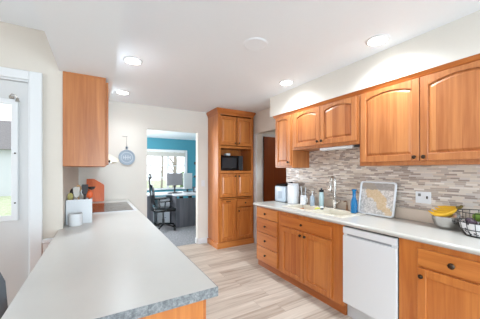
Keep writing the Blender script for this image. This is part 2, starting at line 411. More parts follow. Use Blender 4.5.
MB().lathe([(0.093, -0.003), (0.093, -0.005), (0.02, -0.006)], (1.165, 1.74, CE), 32).build('grille', M['ceil'], t)

t = thing('hall_fill_light', 'unseen round ceiling light added to brighten the hall beyond the opening', 'ceiling light', (3.5, 3.3, CE))  # hidden lamp put in to lift the dark hall
MB().lathe([(0.16, 0), (0.16, -0.02), (0.15, -0.025)], (3.5, 3.3, CE), 28).build('base', M['trim'], t, smooth=True)
MB().lathe([(0.145, -0.0255), (0.13, -0.06), (0.05, -0.08)], (3.5, 3.3, CE), 28).build('dome', M['emit'], t, smooth=True)
# ------------------------------------------------------------------ cabinet makers
def FR(Xf, Y1):       # right wall cabinets, facing -X: u runs to the right in the photo (towards -Y)
    return lambda u, z, n: (Xf - n, Y1 - u, z)
def FP(X0, Yf):       # facing -Y
    return lambda u, z, n: (X0 + u, Yf - n, z)
def FL(Xf, Y0):       # facing +X
    return lambda u, z, n: (Xf + n, Y0 + u, z)
def tbox(mb, F, u0, u1, z0, z1, n0, n1, bev=0):
    a, b = F(u0, z0, n0), F(u1, z1, n1)
    mb.box(min(a[0], b[0]), max(a[0], b[0]), min(a[1], b[1]), max(a[1], b[1]), min(a[2], b[2]), max(a[2], b[2]), bev=bev)
def arc_pts(u0, u1, z, rise, n=14):
    return [(u0+(u1-u0)*k/n, z + rise*(1-(2*k/n-1)**2)) for k in range(n+1)]
def knob(F, u, z, n, parent, r=0.015):
    c = F(u, z, n); d = Vector(F(u, z, n+1)) - Vector(c)
    mb = MB()
    prof = [(0.006, 0), (0.006, 0.012), (r, 0.016), (r*1.05, 0.021), (r*0.8, 0.027), (r*0.3, 0.029)]
    ax = 'X' if abs(d.x) > 0.5 else 'Y'; s = d.x if ax == 'X' else d.y
    mb.lathe([(a, b*s) for a, b in prof], c, 14, ax)
    mb.build('knob', M['knob'], parent, smooth=True)
def door(parent, F, u0, u1, z0, z1, mats, arch=0, knob_at=None, sw=0.055, flat=False, T=0.02):
    mv, mh = mats; st = 0.036 if arch else sw
    mb = MB()
    tbox(mb, F, u0, u0+sw, z0, z1, 0, T, 0.003); tbox(mb, F, u1-sw, u1, z0, z1, 0, T, 0.003)
    tbox(mb, F, u0+sw, u1-sw, z0, z0+sw, 0, T, 0.002)
    ui0, ui1 = u0+sw, u1-sw; zb = z0+sw
    zt = z1-st-arch
    if arch:
        lower = arc_pts(ui0, ui1, zt, arch)
        poly = [(ui0, z1), *lower, (ui1, z1)]
        # top rail as strip of quads
        n = len(lower)
        vs = {}
        def V(u, z, nn): return mb.bm.verts.new(F(u, z, nn))
        tf = [V(u, z1, T) for u, z in lower]; bf = [V(u, z, T) for u, z in lower]
        tb = [V(u, z1, 0) for u, z in lower]; bb = [V(u, z, 0) for u, z in lower]
        for k in range(n-1):
            mb.bm.faces.new((tf[k], tf[k+1], bf[k+1], bf[k])); mb.bm.faces.new((tb[k], tb[k+1], bb[k+1], bb[k]))
            mb.bm.faces.new((bf[k], bf[k+1], bb[k+1], bb[k])); mb.bm.faces.new((tf[k], tf[k+1], tb[k+1], tb[k]))
        mb.bm.faces.new((tf[0], bf[0], bb[0], tb[0])); mb.bm.faces.new((tf[-1], bf[-1], bb[-1], tb[-1]))
    else:
        tbox(mb, F, ui0, ui1, z1-sw, z1, 0, T, 0.002)
    d = mb.build('door', mv, parent)
    # panel
    def loop(ins, nn):
        a0, a1 = ui0+ins, ui1-ins
        top = arc_pts(a0, a1, zt-ins, arch, 14) if arch else [(a0+(a1-a0)*k/14, zt-ins) for k in range(15)]
        pts = [(a0, zb+ins)] + top + [(a1, zb+ins)]
        return [F(u, z, nn) for u, z in pts]
    mb = MB()
    if flat: mb.loft([loop(0.0, 0.002), loop(0.0, 0.009)])
    else: mb.loft([loop(0.0, 0.002), loop(0.0, 0.008), loop(0.006, 0.008), loop(0.022, 0.0135), loop(0.026, 0.0145)])
    mb.build('door_panel', mh, d)
    if knob_at: knob(F, knob_at[0], knob_at[1], T, d)
    return d
def drawer(parent, F, u0, u1, z0, z1, m, knobs, T=0.02, raised=True, kr=0.013):
    mb = MB(); tbox(mb, F, u0, u1, z0, z1, 0, T, 0.004)
    d = mb.build('drawer', m, parent)
    if knobs:
        for k in knobs: knob(F, k, (z0+z1)/2, T, d, kr)
    return d
WU = (M['wood'], M['wood_p']); WB = (M['base'], M['base_p'])

# ------------------------------------------------------------------ right wall cabinets
XF = 2.25
def wallcab(label, y1, y0, z0, group='arched-door wall cabinets on the right'):
    t = thing('wall_cabinet', label, 'cabinet', (2.41, (y0+y1)/2, z0), group)
    B(XF, 2.569, y0, y1, z0, 2.15, bev=0.002).build('carcass', M['wood'], t)
    return t
t = wallcab('narrow single-door wooden wall cabinet beside the brown hall door', 2.83, 2.47, 1.395)
F = FR(XF, 2.83)
door(t, F, 0.02, 0.335, 1.425, 2.108, WU, 0.022, (0.305, 1.47))
t = wallcab('short two-door wooden wall cabinet hanging over the sink', 2.467, 1.503, 1.625)
F = FR(XF, 2.467)
door(t, F, 0.04, 0.478, 1.66, 2.108, WU, 0.032, (0.45, 1.70)); door(t, F, 0.484, 0.94, 1.66, 2.108, WU, 0.032, (0.512, 1.70))
t = wallcab('large two-door wooden wall cabinet above the steel bowl and outlet', 1.50, 0.44, 1.405)
F = FR(XF, 1.50)
door(t, F, 0.02, 0.527, 1.44, 2.108, WU, 0.038, (0.497, 1.47)); door(t, F, 0.533, 1.04, 1.44, 2.108, WU, 0.038, (0.563, 1.47))
mb = MB()
lo = []
for y in (2.86, -0.2):
    x1 = XF
    lo.append([(x1, y, 2.116), (x1-0.008, y, 2.118), (x1-0.014, y, 2.13), (x1-0.03, y, 2.149), (x1, y, 2.149)])
mb.loft(lo)
tag(mb.build('crown_molding', M['base_h']), 'long wooden crown molding between the right wall cabinets and the soffit', 'molding')
# slim light fixture under the sink cabinet
t = thing('under_cabinet_light', 'slim white light bar under the wall cabinet over the sink', 'light fixture', (2.33, 1.8, 1.6))
B(2.27, 2.37, 1.59, 2.03, 1.596, 1.6235, bev=0.005).build('housing', M['white'], t)
B(2.285, 2.355, 1.61, 2.01, 1.592, 1.5955).build('diffuser', plain('frosted_diffuser', srgb(226, 228, 228), 0.4), t)
B(2.28, 2.33, 1.512, 1.585, 1.60, 1.624, bev=0.003).build('transformer', M['darkgrey'], t)

# ------------------------------------------------------------------ right base cabinets
XB = 1.985
def basecab(label, y1, y0):
    t = thing('base_cabinet', label, 'cabinet', (2.27, (y0+y1)/2, 0))
    mb = MB(); mb.box(XB, XB+0.02, y0, y1, 0.09, 0.8565); mb.box(2.54, 2.56, y0, y1, 0.09, 0.8565)
    mb.box(XB+0.02, 2.54, y0, y0+0.018, 0.09, 0.8565); mb.box(XB+0.02, 2.54, y1-0.018, y1, 0.09, 0.8565); mb.box(XB+0.02, 2.54, y0+0.018, y1-0.018, 0.09, 0.11)
    mb.build('carcass', M['base'], t)
    B(XB+0.028, 2.5, y0, y1, 0.0, 0.089).build('toe_board', M['toe'], t)
    return t
t = basecab('wooden base cabinet with a stack of four drawers at the far counter end', 2.93, 2.43)
F = FR(XB, 2.93)
for z0, z1 in ((0.702, 0.838), (0.505, 0.695), (0.31, 0.498), (0.108, 0.303)):
    drawer(t, F, 0.025, 0.485, z0, z1, M['base_h'], [0.245], kr=0.014)
t = basecab('wooden two-door base cabinet under the sink', 2.428, 1.485)
F = FR(XB, 2.428)
d = drawer(t, F, 0.065, 0.815, 0.69, 0.812, M['base_h'], [0.42])
d.name = 'false_front'
door(t, F, 0.065, 0.437, 0.108, 0.672, WB, 0, (0.405, 0.632), sw=0.052, flat=True)
door(t, F, 0.443, 0.815, 0.108, 0.672, WB, 0, (0.475, 0.632), sw=0.052, flat=True)
t = basecab('wooden base cabinet with one wide drawer and a door beside the dishwasher', 1.0, 0.30)
F = FR(XB, 1.0)
drawer(t, F, 0.13, 0.66, 0.688, 0.812, M['base_h'], [0.33], kr=0.019)
door(t, F, 0.13, 0.66, 0.108, 0.675, WB, 0, (0.158, 0.62), sw=0.055, flat=True)
# dishwasher
t = thing('dishwasher', 'white dishwasher between the wooden base cabinets', 'dishwasher', (2.2, 1.245, 0))
B(1.99, 2.54, 1.006, 1.479, 0.145, 0.84).build('tub', M['darkgrey'], t)
mb = B(1.962, 1.989, 1.008, 1.478, 0.145, 0.765, bev=0.003); mb.box(1.962, 1.989, 1.008, 1.478, 0.785, 0.842, bev=0.003)
mb.box(1.976, 1.989, 1.008, 1.478, 0.765, 0.785)
dd = mb.build('door', M['white'], t)
B(1.9745, 1.9755, 1.05, 1.44, 0.7675, 0.7835).build('handle_recess', plain('recess_grey', srgb(150, 152, 156), 0.4), dd)
B(2.03, 2.3, 1.008, 1.478, 0.0, 0.14).build('toe_panel', plain('toe_panel_white', srgb(214, 216, 218), 0.5), t)

# countertop with sink hole
CT = 0.895; sx0, sx1, sy0, sy1 = 2.10, 2.41, 1.60, 2.43
z0 = 0.857
mb = slab([1.957, sx0, sx1, 2.559], [0.0, sy0, sy1, 2.955], z0, CT, {(1, 1)})
t = thing('countertop', 'long cream countertop over the right base cabinets', 'countertop', (2.26, 1.5, z0))
mb.build('worktop', M['counter'], t)
MB().tube([(1.957, 0.0, 0.876), (1.957, 2.955, 0.876)], 0.0185, 12).build('rounded_edge', M['counter'], t, smooth=True)
struct('trim_7', B(2.539, 2.559, 0.0, 2.95, CT+0.0005, 1.002, bev=0.003), M['splash'])
# sink: two bowls
t = thing('sink', 'cream double-bowl sink set into the right countertop', 'sink', (2.26, 2.0, 0.72))
M['sink'] = plain('sink_composite', srgb(226, 218, 202), 0.25)
mb = MB(); a, b, c, d = 2.065, 2.455, 1.565, 2.465; zt, zr = CT+0.008, CT+0.0005
mb.box(a, sx0+0.005, c, d, zr, zt); mb.box(sx1-0.005, b, c, d, zr, zt)
mb.box(sx0+0.005, sx1-0.005, c, sy0+0.005, zr, zt); mb.box(sx0+0.005, sx1-0.005, sy1-0.005, d, zr, zt)
mb.box(sx0+0.005, sx1-0.005, 1.985, 2.015, CT-0.03, zt)
mb.build('rim', M['sink'], t)
for q0, q1 in ((sy0+0.005, 1.985), (2.015, sy1-0.005)):
    mb = MB(); x0, x1 = sx0+0.005, sx1-0.005; zb = 0.73; w_ = 0.006
    mb.box(x0, x1, q0, q1, zb-w_, zb); mb.box(x0, x0+w_, q0, q1, zb, CT); mb.box(x1-w_, x1, q0, q1, zb, CT)
    mb.box(x0, x1, q0, q0+w_, zb, CT); mb.box(x0, x1, q1-w_, q1, zb, CT)
    bw = mb.build('bowl', M['sink'], t)
    MB().lathe([(0.04, 0), (0.04, 0.003), (0.02, 0.002)], ((x0+x1)/2, (q0+q1)/2, zb), 20).build('drain', M['steel'], bw)

# faucet
fx, fy = 2.485, 1.985
t = thing('faucet', 'tall brushed nickel pull-down faucet behind the sink', 'faucet', (fx, fy, CT))
MB().lathe([(0.028, 0), (0.028, 0.006), (0.022, 0.012), (0.02, 0.10), (0.016, 0.11)], (fx, fy, CT), 20).build('body', M['nickel'], t, smooth=True)
ar = 0.031
pts = [(fx, fy, CT+0.10), (fx, fy, CT+0.33)] + [(fx-ar+ar*math.cos(a), fy, CT+0.355+ar*math.sin(a)) for a in [PI*k/10 for k in range(11)]] + [(fx-ar*2-0.003, fy, CT+0.34)]
MB().tube(pts, 0.0135, 12).build('spout', M['nickel'], t, smooth=True)
MB().tube([(fx-ar*2-0.003, fy, CT+0.34), (fx-ar*2-0.012, fy, CT+0.30), (fx-ar*2-0.028, fy, CT+0.225), (fx-ar*2-0.03, fy, CT+0.215)], [0.015, 0.018, 0.025, 0.021], 14).build('spray_head', M['nickel'], t, smooth=True)
MB().tube([(fx, fy-0.015, CT+0.07), (fx-0.005, fy-0.05, CT+0.08), (fx-0.02, fy-0.10, CT+0.11)], [0.013, 0.010, 0.007], 10).build('lever_handle', M['nickel'], t, smooth=True)
t = thing('soap_dispenser', 'small bronze soap dispenser standing beside the faucet', 'soap dispenser', (2.49, 1.82, CT))
M['bronze'] = plain('warm_bronze', srgb(168, 132, 106), 0.3, 1.0)
MB().lathe([(0.02, 0), (0.02, 0.006), (0.012, 0.012), (0.010, 0.06), (0.012, 0.065)], (2.49, 1.82, CT), 16).build('base', M['bronze'], t, smooth=True)
MB().tube([(2.49, 1.82, CT+0.06), (2.49, 1.82, CT+0.10), (2.475, 1.82, CT+0.112), (2.43, 1.82, CT+0.105)], 0.006, 8).build('pump', M['bronze'], t, smooth=True)

# ------------------------------------------------------------------ pantry cabinet
PY0, PX0, PX1 = 3.845, 1.80, 2.53
t = thing('pantry_cabinet', 'tall wooden pantry cabinet with a microwave niche', 'cabinet', (2.165, 4.06, 0))
mb = MB()
mb.box(PX0, PX1, 4.27, 4.289, 0.1, 2.40); mb.box(PX0, PX0+0.02, PY0, 4.27, 0.0, 2.40); mb.box(PX1-0.02, PX1, PY0, 4.27, 0.0, 2.40)
for z0, z1 in ((0.09, 0.12), (0.85, 0.87), (1.31, 1.35), (1.755, 1.79), (2.36, 2.40)): mb.box(PX0+0.02, PX1-0.02, PY0+0.001, 4.27, z0, z1)
# face frame
for a, b in ((PX0+0.02, PX0+0.05), (PX1-0.05, PX1-0.02)): mb.box(a, b, PY0+0.0005, PY0+0.02, 0.1, 2.38)
mb.box(2.14, 2.17, PY0+0.0005, PY0+0.02, 0.1, 0.86)
mb.build('carcass', M['base'], t)
F = FP(0, PY0); g = 0.004
for z0, z1, kz in ((1.80, 2.31, 1.845), (0.885, 1.30, 1.255)):
    door(t, F, 1.83, 2.158, z0, z1, WB, 0, (2.125, kz), sw=0.05); door(t, F, 2.172, 2.50, z0, z1, WB, 0, (2.205, kz), sw=0.05)
d = door(t, F, 1.83, 2.148, 0.12, 0.84, WB, 0, None, sw=0.05)
MB().tube([(1.95, PY0-0.021, 0.815), (1.955, PY0-0.038, 0.81), (2.025, PY0-0.038, 0.81), (2.03, PY0-0.021, 0.815)], 0.006, 8).build('handle', M['knob'], d)
drawer(t, F, 2.172, 2.50, 0.70, 0.84, M['base_h'], [2.336], kr=0.015)
door(t, F, 2.172, 2.50, 0.12, 0.685, WB, 0, (2.20, 0.63), sw=0.05)
# crown and base skirts: mitred rings
def ring(y, x0, x1, z, back): return [(x0, back, z), (x0, y, z), (x1, y, z), (x1, back, z)]
mb = MB(); mb.loft([ring(PY0-0.003, PX0-0.003, PX1, 2.335, 4.288), ring(PY0-0.006, PX0-0.006, PX1+0.002, 2.36, 4.288), ring(PY0-0.032, PX0-0.032, PX1+0.03, 2.41, 4.288), ring(PY0-0.034, PX0-0.034, PX1+0.032, 2.438, 4.288)])
# hollow is not visible; keep clear of the niche
mb.build('crown', M['base_h'], t)
mb = MB(); mb.loft([ring(PY0-0.022, PX0-0.022, PX1, 0.0, PY0-0.001), ring(PY0-0.022, PX0-0.022, PX1, 0.085, PY0-0.001), ring(PY0-0.012, PX0-0.012, PX1, 0.10, PY0-0.001)])
mb.box(PX0-0.022, PX0-0.0005, PY0-0.001, 4.27, 0, 0.09); mb.box(PX0+0.021, PX1-0.021, PY0+0.001, PY0+0.02, 0.0, 0.089)
mb.build('base_skirt', M['base_h'], t)
# microwave
t = thing('microwave', 'black microwave oven in the niche of the pantry cabinet', 'microwave', (2.09, 4.05, 1.35))
B(1.855, 2.335, 3.90, 4.22, 1.362, 1.625, bev=0.006).build('body', M['black'], t)
d = B(1.86, 2.235, 3.885, 3.899, 1.366, 1.621, bev=0.004).build('door', M['black'], t)
B(1.90, 2.19, 3.8835, 3.8848, 1.405, 1.585).build('door_window', plain('microwave_window', srgb(52, 54, 58), 0.15), d)
B(2.205, 2.222, 3.86, 3.8845, 1.40, 1.59, bev=0.005).build('handle', M['black'], d)
B(2.24, 2.33, 3.887, 3.899, 1.366, 1.621, bev=0.003).build('keypad', M['darkgrey'], t)
for a in (1.88, 2.30):
    for b in (3.93, 4.19): MB().lathe([(0.012, 0), (0.012, 0.0115)], (a, b, 1.3505), 10).build('foot', M['darkgrey'], t)
tag(B(2.01, 2.10, 3.95, 4.05, 1.626, 1.668, bev=0.006).build('small_box', M['white']), 'small white box lying on top of the black microwave', 'box')

# ------------------------------------------------------------------ left counter (peninsula)
t = thing('peninsula_cabinet', 'wooden cabinet base under the long left counter', 'cabinet', (0.07, 2.6, 0))
mb = MB(); mb.box(-0.238, 0.368, 0.925, 4.28, 0.09, 0.8565, bev=0.001)
mb.build('carcass', M['base'], t); B(-0.22, 0.33, 0.97, 4.28, 0, 0.089).build('toe_board', M['toe'], t)
F = FL(0.368, 0)
yy = 0.94
for k in range(7):
    y1 = yy+0.47
    door(t, F, yy, y1-0.006, 0.108, 0.67, WB, 0, (yy+0.03 if k % 2 else y1-0.04, 0.63), flat=True)
    drawer(t, F, yy, y1-0.006, 0.69, 0.835, M['base_h'], [yy+0.23])
    yy = y1
t = thing('peninsula_countertop', 'long pale countertop with a grey mottled front edge on the left', 'countertop', (0.07, 2.6, 0.857))
mb = MB(); mb.box(-0.264, 0.417, 0.900, 2.398, 0.8575, CT); mb.box(-0.239, 0.417, 2.398, 4.288, 0.8575, CT)
mb.build('worktop', M['island'], t)
mb = MB(); mb.box(-0.264, 0.4175, 0.896, 0.8995, 0.8575, CT-0.0008); mb.box(0.4172, 0.4205, 0.896, 4.288, 0.8575, CT-0.0008)
mb.build('edge_band', M['edge'], t, label='grey mottled laminate edge')
# cooktop
t = thing('cooktop', 'dark glass cooktop with a thin white rim in the left counter', 'cooktop', (0.13, 3.5, CT))
mb = MB(); mb.box(-0.16, 0.40, 3.06, 3.94, CT, CT+0.006, bev=0.002); mb.build('rim', M['white'], t)
B(-0.13, 0.365, 3.10, 3.905, CT+0.0062, CT+0.009, bev=0.001).build('glass_surface', M['cooktop'], t)
for x, y, r in ((-0.0, 3.3, 0.07), (0.22, 3.3, 0.09), (0.0, 3.68, 0.09), (0.22, 3.68, 0.07)):
    mb = MB(); mb.lathe([(r, 0), (r, 0.0004), (r-0.004, 0.0004), (r-0.004, 0)], (x, y, CT+0.0091), 28, closed=True)
    mb.build('burner_ring', plain('burner_mark', srgb(96, 90, 86), 0.2), t)
# left wall cabinet
t = thing('wall_cabinet', 'wooden wall cabinet hanging from the bulkhead above the left counter', 'cabinet', (-0.09, 2.76, 1.4))
B(-0.238, 0.061, 2.38, 3.13, 1.395, 2.149, bev=0.002).build('carcass', M['wood'], t)
mb = MB(); mb.box(-0.2, 0.062, 2.378, 2.3795, 2.138, 2.149); mb.build('top_strip', M['wood_h'], t)
F = FL(0.0615, 0)
door(t, F, 2.385, 2.75, 1.41, 2.115, WU, 0.05, (2.72, 1.45)); door(t, F, 2.756, 3.125, 1.41, 2.115, WU, 0.05, (2.785, 1.45))
t = thing('wall_cabinet', 'wooden wall cabinet above the range hood, mostly hidden behind the nearer one', 'cabinet', (-0.09, 3.7, 1.56))
B(-0.238, 0.061, 3.133, 4.285, 1.562, 2.149, bev=0.002).build('carcass', M['wood'], t)
door(t, F, 3.14, 3.70, 1.58, 2.115, WU, 0.05, (3.67, 1.62)); door(t, F, 3.706, 4.27, 1.58, 2.115, WU, 0.05, (3.74, 1.62))
t = thing('range_hood', 'cream range hood sticking out behind the left wall cabinet', 'range hood', (0, 3.5, 1.46))
M['cream'] = plain('cream_enamel', srgb(238, 228, 200), 0.35)
mb = MB(); P = lambda y: [(-0.235, y, 1.455), (0.20, y, 1.455), (0.215, y, 1.485), (0.085, y, 1.56), (-0.235, y, 1.56)]
mb.loft([P(3.14), P(3.90)]); mb.build('canopy', M['cream'], t)
B(-0.18, 0.14, 3.2, 3.84, 1.448, 1.4545).build('filter', M['steel'], t)

# utensil caddy and what stands in it
cx0, cx1, cy0, cy1 = -0.234, -0.042, 2.56, 2.69
t = thing('utensil_holder', 'white rectangular holder full of utensils on the left counter', 'utensil holder', (-0.138, 2.62, CT))
mb = MB(); zt = 1.106; w_ = 0.006
lp_ = lambda i_, z_: [(cx0+i_, cy0+i_, z_), (cx1-i_, cy0+i_, z_), (cx1-i_, cy1-i_, z_), (cx0+i_, cy1-i_, z_)]
mb.loft([lp_(0, CT), lp_(0, zt), lp_(w_, zt), lp_(w_, CT+0.006)])
mb.build('box', M['white'], t)
M['spoonwood'] = plain('pale_utensil_wood', srgb(206, 168, 118), 0.6, noise=0.1)
M['orange'] = plain('orange_plastic', srgb(226, 98, 40), 0.4)
M['silicone'] = plain('dark_silicone', srgb(52, 44, 44), 0.5)
M['olive'] = plain('olive_silicone', srgb(170, 160, 96), 0.5)
def utensil(kind, label, x, y, tx, ty, L_, m, mh=None):
    base = Vector((x, y, CT+0.01)); top = Vector((tx, ty, L_)); d = (top-base).normalized()
    t = thing(kind, label, 'utensil', tuple(base), 'utensils in the white holder')
    MB().tube([base, base+(top-base)*0.5, top], [0.006, 0.007, 0.005], 8).build('handle', mh or m, t, smooth=True)
    q = Vector((0, 0, 1)).rotation_difference(d).to_matrix().to_4x4()
    Mx = Matrix.Translation(top) @ q
    mb = MB()
    if kind == 'spoon': mb.ball((0, 0, 0.025), 0.03, (0.75, 0.3, 1.15)).xf(Mx)
    elif kind == 'spatula': mb.loft([[(-a_, -0.003, z_), (a_, -0.003, z_), (a_, 0.003, z_), (-a_, 0.003, z_)] for a_, z_ in ((0.012, -0.005), (0.021, 0.012), (0.026, 0.07), (0.022, 0.085))]).xf(Mx)
    elif kind == 'whisk':
        for k in range(6):
            a = PI*k/6
            mb.tube([((0.024*math.sin(PI*s/12))*math.cos(a)*(1 if 1 else 0), 0.024*math.sin(PI*s/12)*math.sin(a), 0.09*(s/12)) for s in range(0, 13)], 0.0016, 5)
            mb.tube([(-(0.024*math.sin(PI*s/12))*math.cos(a), -0.024*math.sin(PI*s/12)*math.sin(a), 0.09*(s/12)) for s in range(0, 13)], 0.0016, 5)
        mb.xf(Mx)
    elif kind == 'ladle': mb.lathe([(0.002, 0.0), (0.022, 0.008), (0.034, 0.03), (0.031, 0.03), (0.019, 0.011)], (0.02, 0, 0), 16).xf(Mx)
    mb.build({'spoon': 'bowl', 'spatula': 'blade', 'whisk': 'wires', 'ladle': 'bowl'}[kind], m, t, smooth=(kind != 'spatula'))
    return t
UT = [('spoon', 'olive spoon at the left end of the white holder', -0.207, 2.602, -0.206, 2.602, 1.105, M['olive']),
 ('spoon', 'dark serving spoon in the left half of the white holder', -0.19, 2.66, -0.192, 2.665, 1.14, M['silicone']),
 ('spatula', 'pale grey flat spatula standing tall in the white holder', -0.158, 2.60, -0.160, 2.60, 1.13, plain('pale_grey', srgb(204, 200, 192), 0.5)),
 ('spoon', 'pale wooden spoon rising from the middle of the white holder', -0.145, 2.665, -0.148, 2.665, 1.17, M['spoonwood']),
 ('whisk', 'metal whisk in the middle of the white holder', -0.112, 2.665, -0.106, 2.668, 1.12, M['steel']),
 ('spatula', 'black spatula right of the middle in the white holder', -0.10, 2.60, -0.098, 2.60, 1.15, M['silicone']),
 ('spoon', 'orange spoon at the right front of the white holder', -0.062, 2.59, -0.06, 2.588, 1.12, M['orange']),
 ('ladle', 'black ladle at the right back of the white holder', -0.07, 2.66, -0.068, 2.662, 1.18, M['silicone'])]
for u_ in UT: utensil(*u_)
t = thing('cup', 'small white cup in front of the utensil holder', 'cup', (-0.16, 2.495, CT))
MB().lathe([(0.046, 0), (0.05, 0.004), (0.05, 0.10), (0.047, 0.102), (0.045, 0.10), (0.045, 0.008), (0.01, 0.006)], (-0.16, 2.495, CT), 28).build('body', M['white'], t, smooth=True)
MB().lathe([(0.0445, 0), (0.0445, 0.002), (0.01, 0.003)], (-0.16, 2.495, CT+0.082), 24).build('dark_disc', M['darkgrey'], t)  # flat dark disc set just below the cup rim
# cutting board leaning on the back wall
t = thing('cutting_board', 'orange wooden cutting board leaning on the back wall behind the cooktop', 'cutting board', (-0.01, 4.2, CT))
M['board'] = wood('orange_board_wood', srgb(232, 122, 66), srgb(200, 84, 38), bw=0.05)
prof = [(-0.14, 0.0), (0.075, 0.0), (0.088, 0.012), (0.088, 0.235), (0.078, 0.255), (-0.04, 0.335), (-0.06, 0.34), (-0.14, 0.34)]
inn = [(-0.125, 0.015), (0.065, 0.015), (0.073, 0.025), (0.073, 0.225), (0.066, 0.24), (-0.045, 0.318), (-0.06, 0.325), (-0.125, 0.325)]
lean = lambda p, n: (p[0], 4.205 + p[1]*0.18 - n, CT+0.0005 + p[1]*0.984 + n*0.18)
mb = MB(); mb.loft([[lean(p, 0) for p in prof], [lean(p, 0.018) for p in prof], [lean(p, 0.018) for p in inn], [lean(p, 0.015) for p in inn]])
mb.build('board', M['board'], t)

# round plaque on the back wall
t = thing('wall_plaque', 'round pale blue-grey metal plaque hanging on the back wall by a cord', 'wall decoration', (0.405, 4.29, 1.57))
M['plq'] = plain('galvanised_blue', srgb(158, 172, 186), 0.5, 0, noise=0.1)
px, pz = 0.405, 1.565
mb = MB(); mb.lathe([(0.118, 0), (0.122, -0.008), (0.118, -0.016), (0.10, -0.014), (0.096, -0.006), (0.01, -0.006)], (px, 4.285, pz), 40, 'Y')
mb.build('disc', M['plq'], t, smooth=True)
mb = MB()
mb.lathe([(0.086, 0), (0.086, -0.006), (0.078, -0.006), (0.078, 0)], (px, 4.278, pz), 40, 'Y', closed=True)
for k, (dx, h) in enumerate(((-0.05, 0.05), (-0.02, 0.07), (0.015, 0.07), (0.048, 0.05))):
    mb.box(px+dx-0.006, px+dx+0.006, 4.270, 4.279, pz-h/2, pz+h/2)
mb.box(px-0.05, px+0.05, 4.270, 4.279, pz-0.006, pz+0.006)
mb.build('relief', plain('relief_grey', srgb(206, 212, 216), 0.5), t)
mb = MB(); mb.lathe([(0.019, 0), (0.021, -0.008), (0.013, -0.009), (0.012, 0)], (px-0.002, 4.284, pz+0.155), 20, 'Y'); mb.box(px-0.008, px+0.006, 4.272, 4.284, pz+0.11, pz+0.14)
mb.build('neck', M['plq'], t)
MB().tube([(px-0.004, 4.283, pz+0.165), (px-0.003, 4.285, pz+0.33)], 0.0022, 6).build('cord', plain('grey_cord', srgb(120, 116, 112), 0.7), t)
MB().tube([(px-0.065, 4.284, pz+0.335), (px-0.003, 4.28, pz+0.332), (px+0.008, 4.286, pz+0.34)], 0.0025, 6).build('hanger_nail', M['knob'], t)
def plate(x0, x1, y0, y1, z0, z1): return B(x0, x1, y0, y1, z0, z1, bev=0.002)
t = thing('light_switch', 'white light switch plate on the wall beside the pantry cabinet', 'light switch', (1.70, 4.29, 1.12))
plate(1.665, 1.735, 4.284, 4.2895, 1.06, 1.175).build('plate', M['trim'], t); B(1.692, 1.708, 4.278, 4.2838, 1.10, 1.135, bev=0.002).build('toggle', M['white'], t)

# ------------------------------------------------------------------ things on the right counter
t = thing('wall_outlet', 'white double wall plate with an outlet and a switch on the mosaic tile', 'outlet', (2.56, 1.08, 1.11))
plate(2.556, 2.5608, 1.022, 1.145, 1.062, 1.168).build('plate', M['white'], t)
dk = plain('slot_grey', srgb(120, 118, 116), 0.5)
B(2.553, 2.5558, 1.10, 1.122, 1.125, 1.15, bev=0.001).build('socket', dk, t); B(2.553, 2.5558, 1.10, 1.122, 1.08, 1.105, bev=0.001).build('socket', M['trim'], t)
B(2.546, 2.5558, 1.045, 1.056, 1.105, 1.13, bev=0.002).build('toggle', M['knob'], t)

t = thing('ice_maker', 'pale blue countertop appliance with a black top at the far counter end', 'kitchen appliance', (2.42, 2.82, CT))
M['paleblue'] = plain('pale_blue_plastic', srgb(196, 210, 222), 0.3)
mb = MB(); x0, x1, y0, y1 = 2.31, 2.50, 2.70, 2.93
mb.box(x0, x1, y0, y1, CT+0.006, CT+0.235, bev=0.02, seg=3); mb.build('body', M['paleblue'], t, smooth=True)
mb = MB(); mb.loft([[(x0+.01, y0+.01, CT+.2355), (x1-.01, y0+.01, CT+.2355), (x1-.01, y1-.01, CT+.2355), (x0+.01, y1-.01, CT+.2355)],
                    [(x0+.03, y0+.02, CT+.275), (x1-.02, y0+.02, CT+.30), (x1-.02, y1-.03, CT+.285), (x0+.03, y1-.03, CT+.262)]]); mb.build('lid', M['black'], t)
B(x0-0.004, x0-0.0005, y0+0.05, y0+0.14, CT+0.06, CT+0.16, bev=0.001).build('front_panel', plain('panel_blue_grey', srgb(170, 186, 200), 0.3), t)
B(x0+0.01, x1-0.01, y0+0.01, y1-0.01, CT, CT+0.0055).build('foot', M['darkgrey'], t)
t = thing('canister', 'tall white boxy canister beside the pale blue appliance', 'canister', (2.37, 2.59, CT))
B(2.31, 2.43, 2.53, 2.645, CT, CT+0.262, bev=0.012, seg=3).build('body', M['white'], t, smooth=True)
B(2.314, 2.426, 2.534, 2.641, CT+0.2625, CT+0.285, bev=0.008, seg=2).build('lid', M['white'], t)
t = thing('mug', 'white mug with a grey pattern standing between the canister and the soap bottle', 'mug', (2.40, 2.42, CT))
M['mug'] = mottled('mug_pattern', srgb(190, 192, 196), srgb(228, 228, 228), srgb(240, 240, 240), 40, 0.3)
MB().lathe([(0.036, 0), (0.042, 0.006), (0.043, 0.125), (0.040, 0.127), (0.039, 0.12), (0.037, 0.008), (0.01, 0.006)], (2.40, 2.42, CT), 24).build('body', M['mug'], t, smooth=True)
MB().tube([(2.40, 2.378, CT+0.10), (2.40, 2.352, CT+0.095), (2.40, 2.345, CT+0.065), (2.40, 2.355, CT+0.04), (2.40, 2.379, CT+0.035)], 0.006, 8).build('handle', M['mug'], t, smooth=True)
for k, (dx, dy, hh) in enumerate(((-0.01, 0.01, 0.25), (0.012, -0.008, 0.235))):
    tag(MB().tube([(2.40+dx, 2.42+dy, CT+0.01), (2.40+dx*2.2, 2.42+dy*2.2, CT+hh)], 0.004, 6).build('drinking_straw', M['paleblue'] if k else M['white']),
        ['white straw leaning left in the patterned mug', 'pale blue straw leaning right in the patterned mug'][k], 'straw', 'straws in the mug')
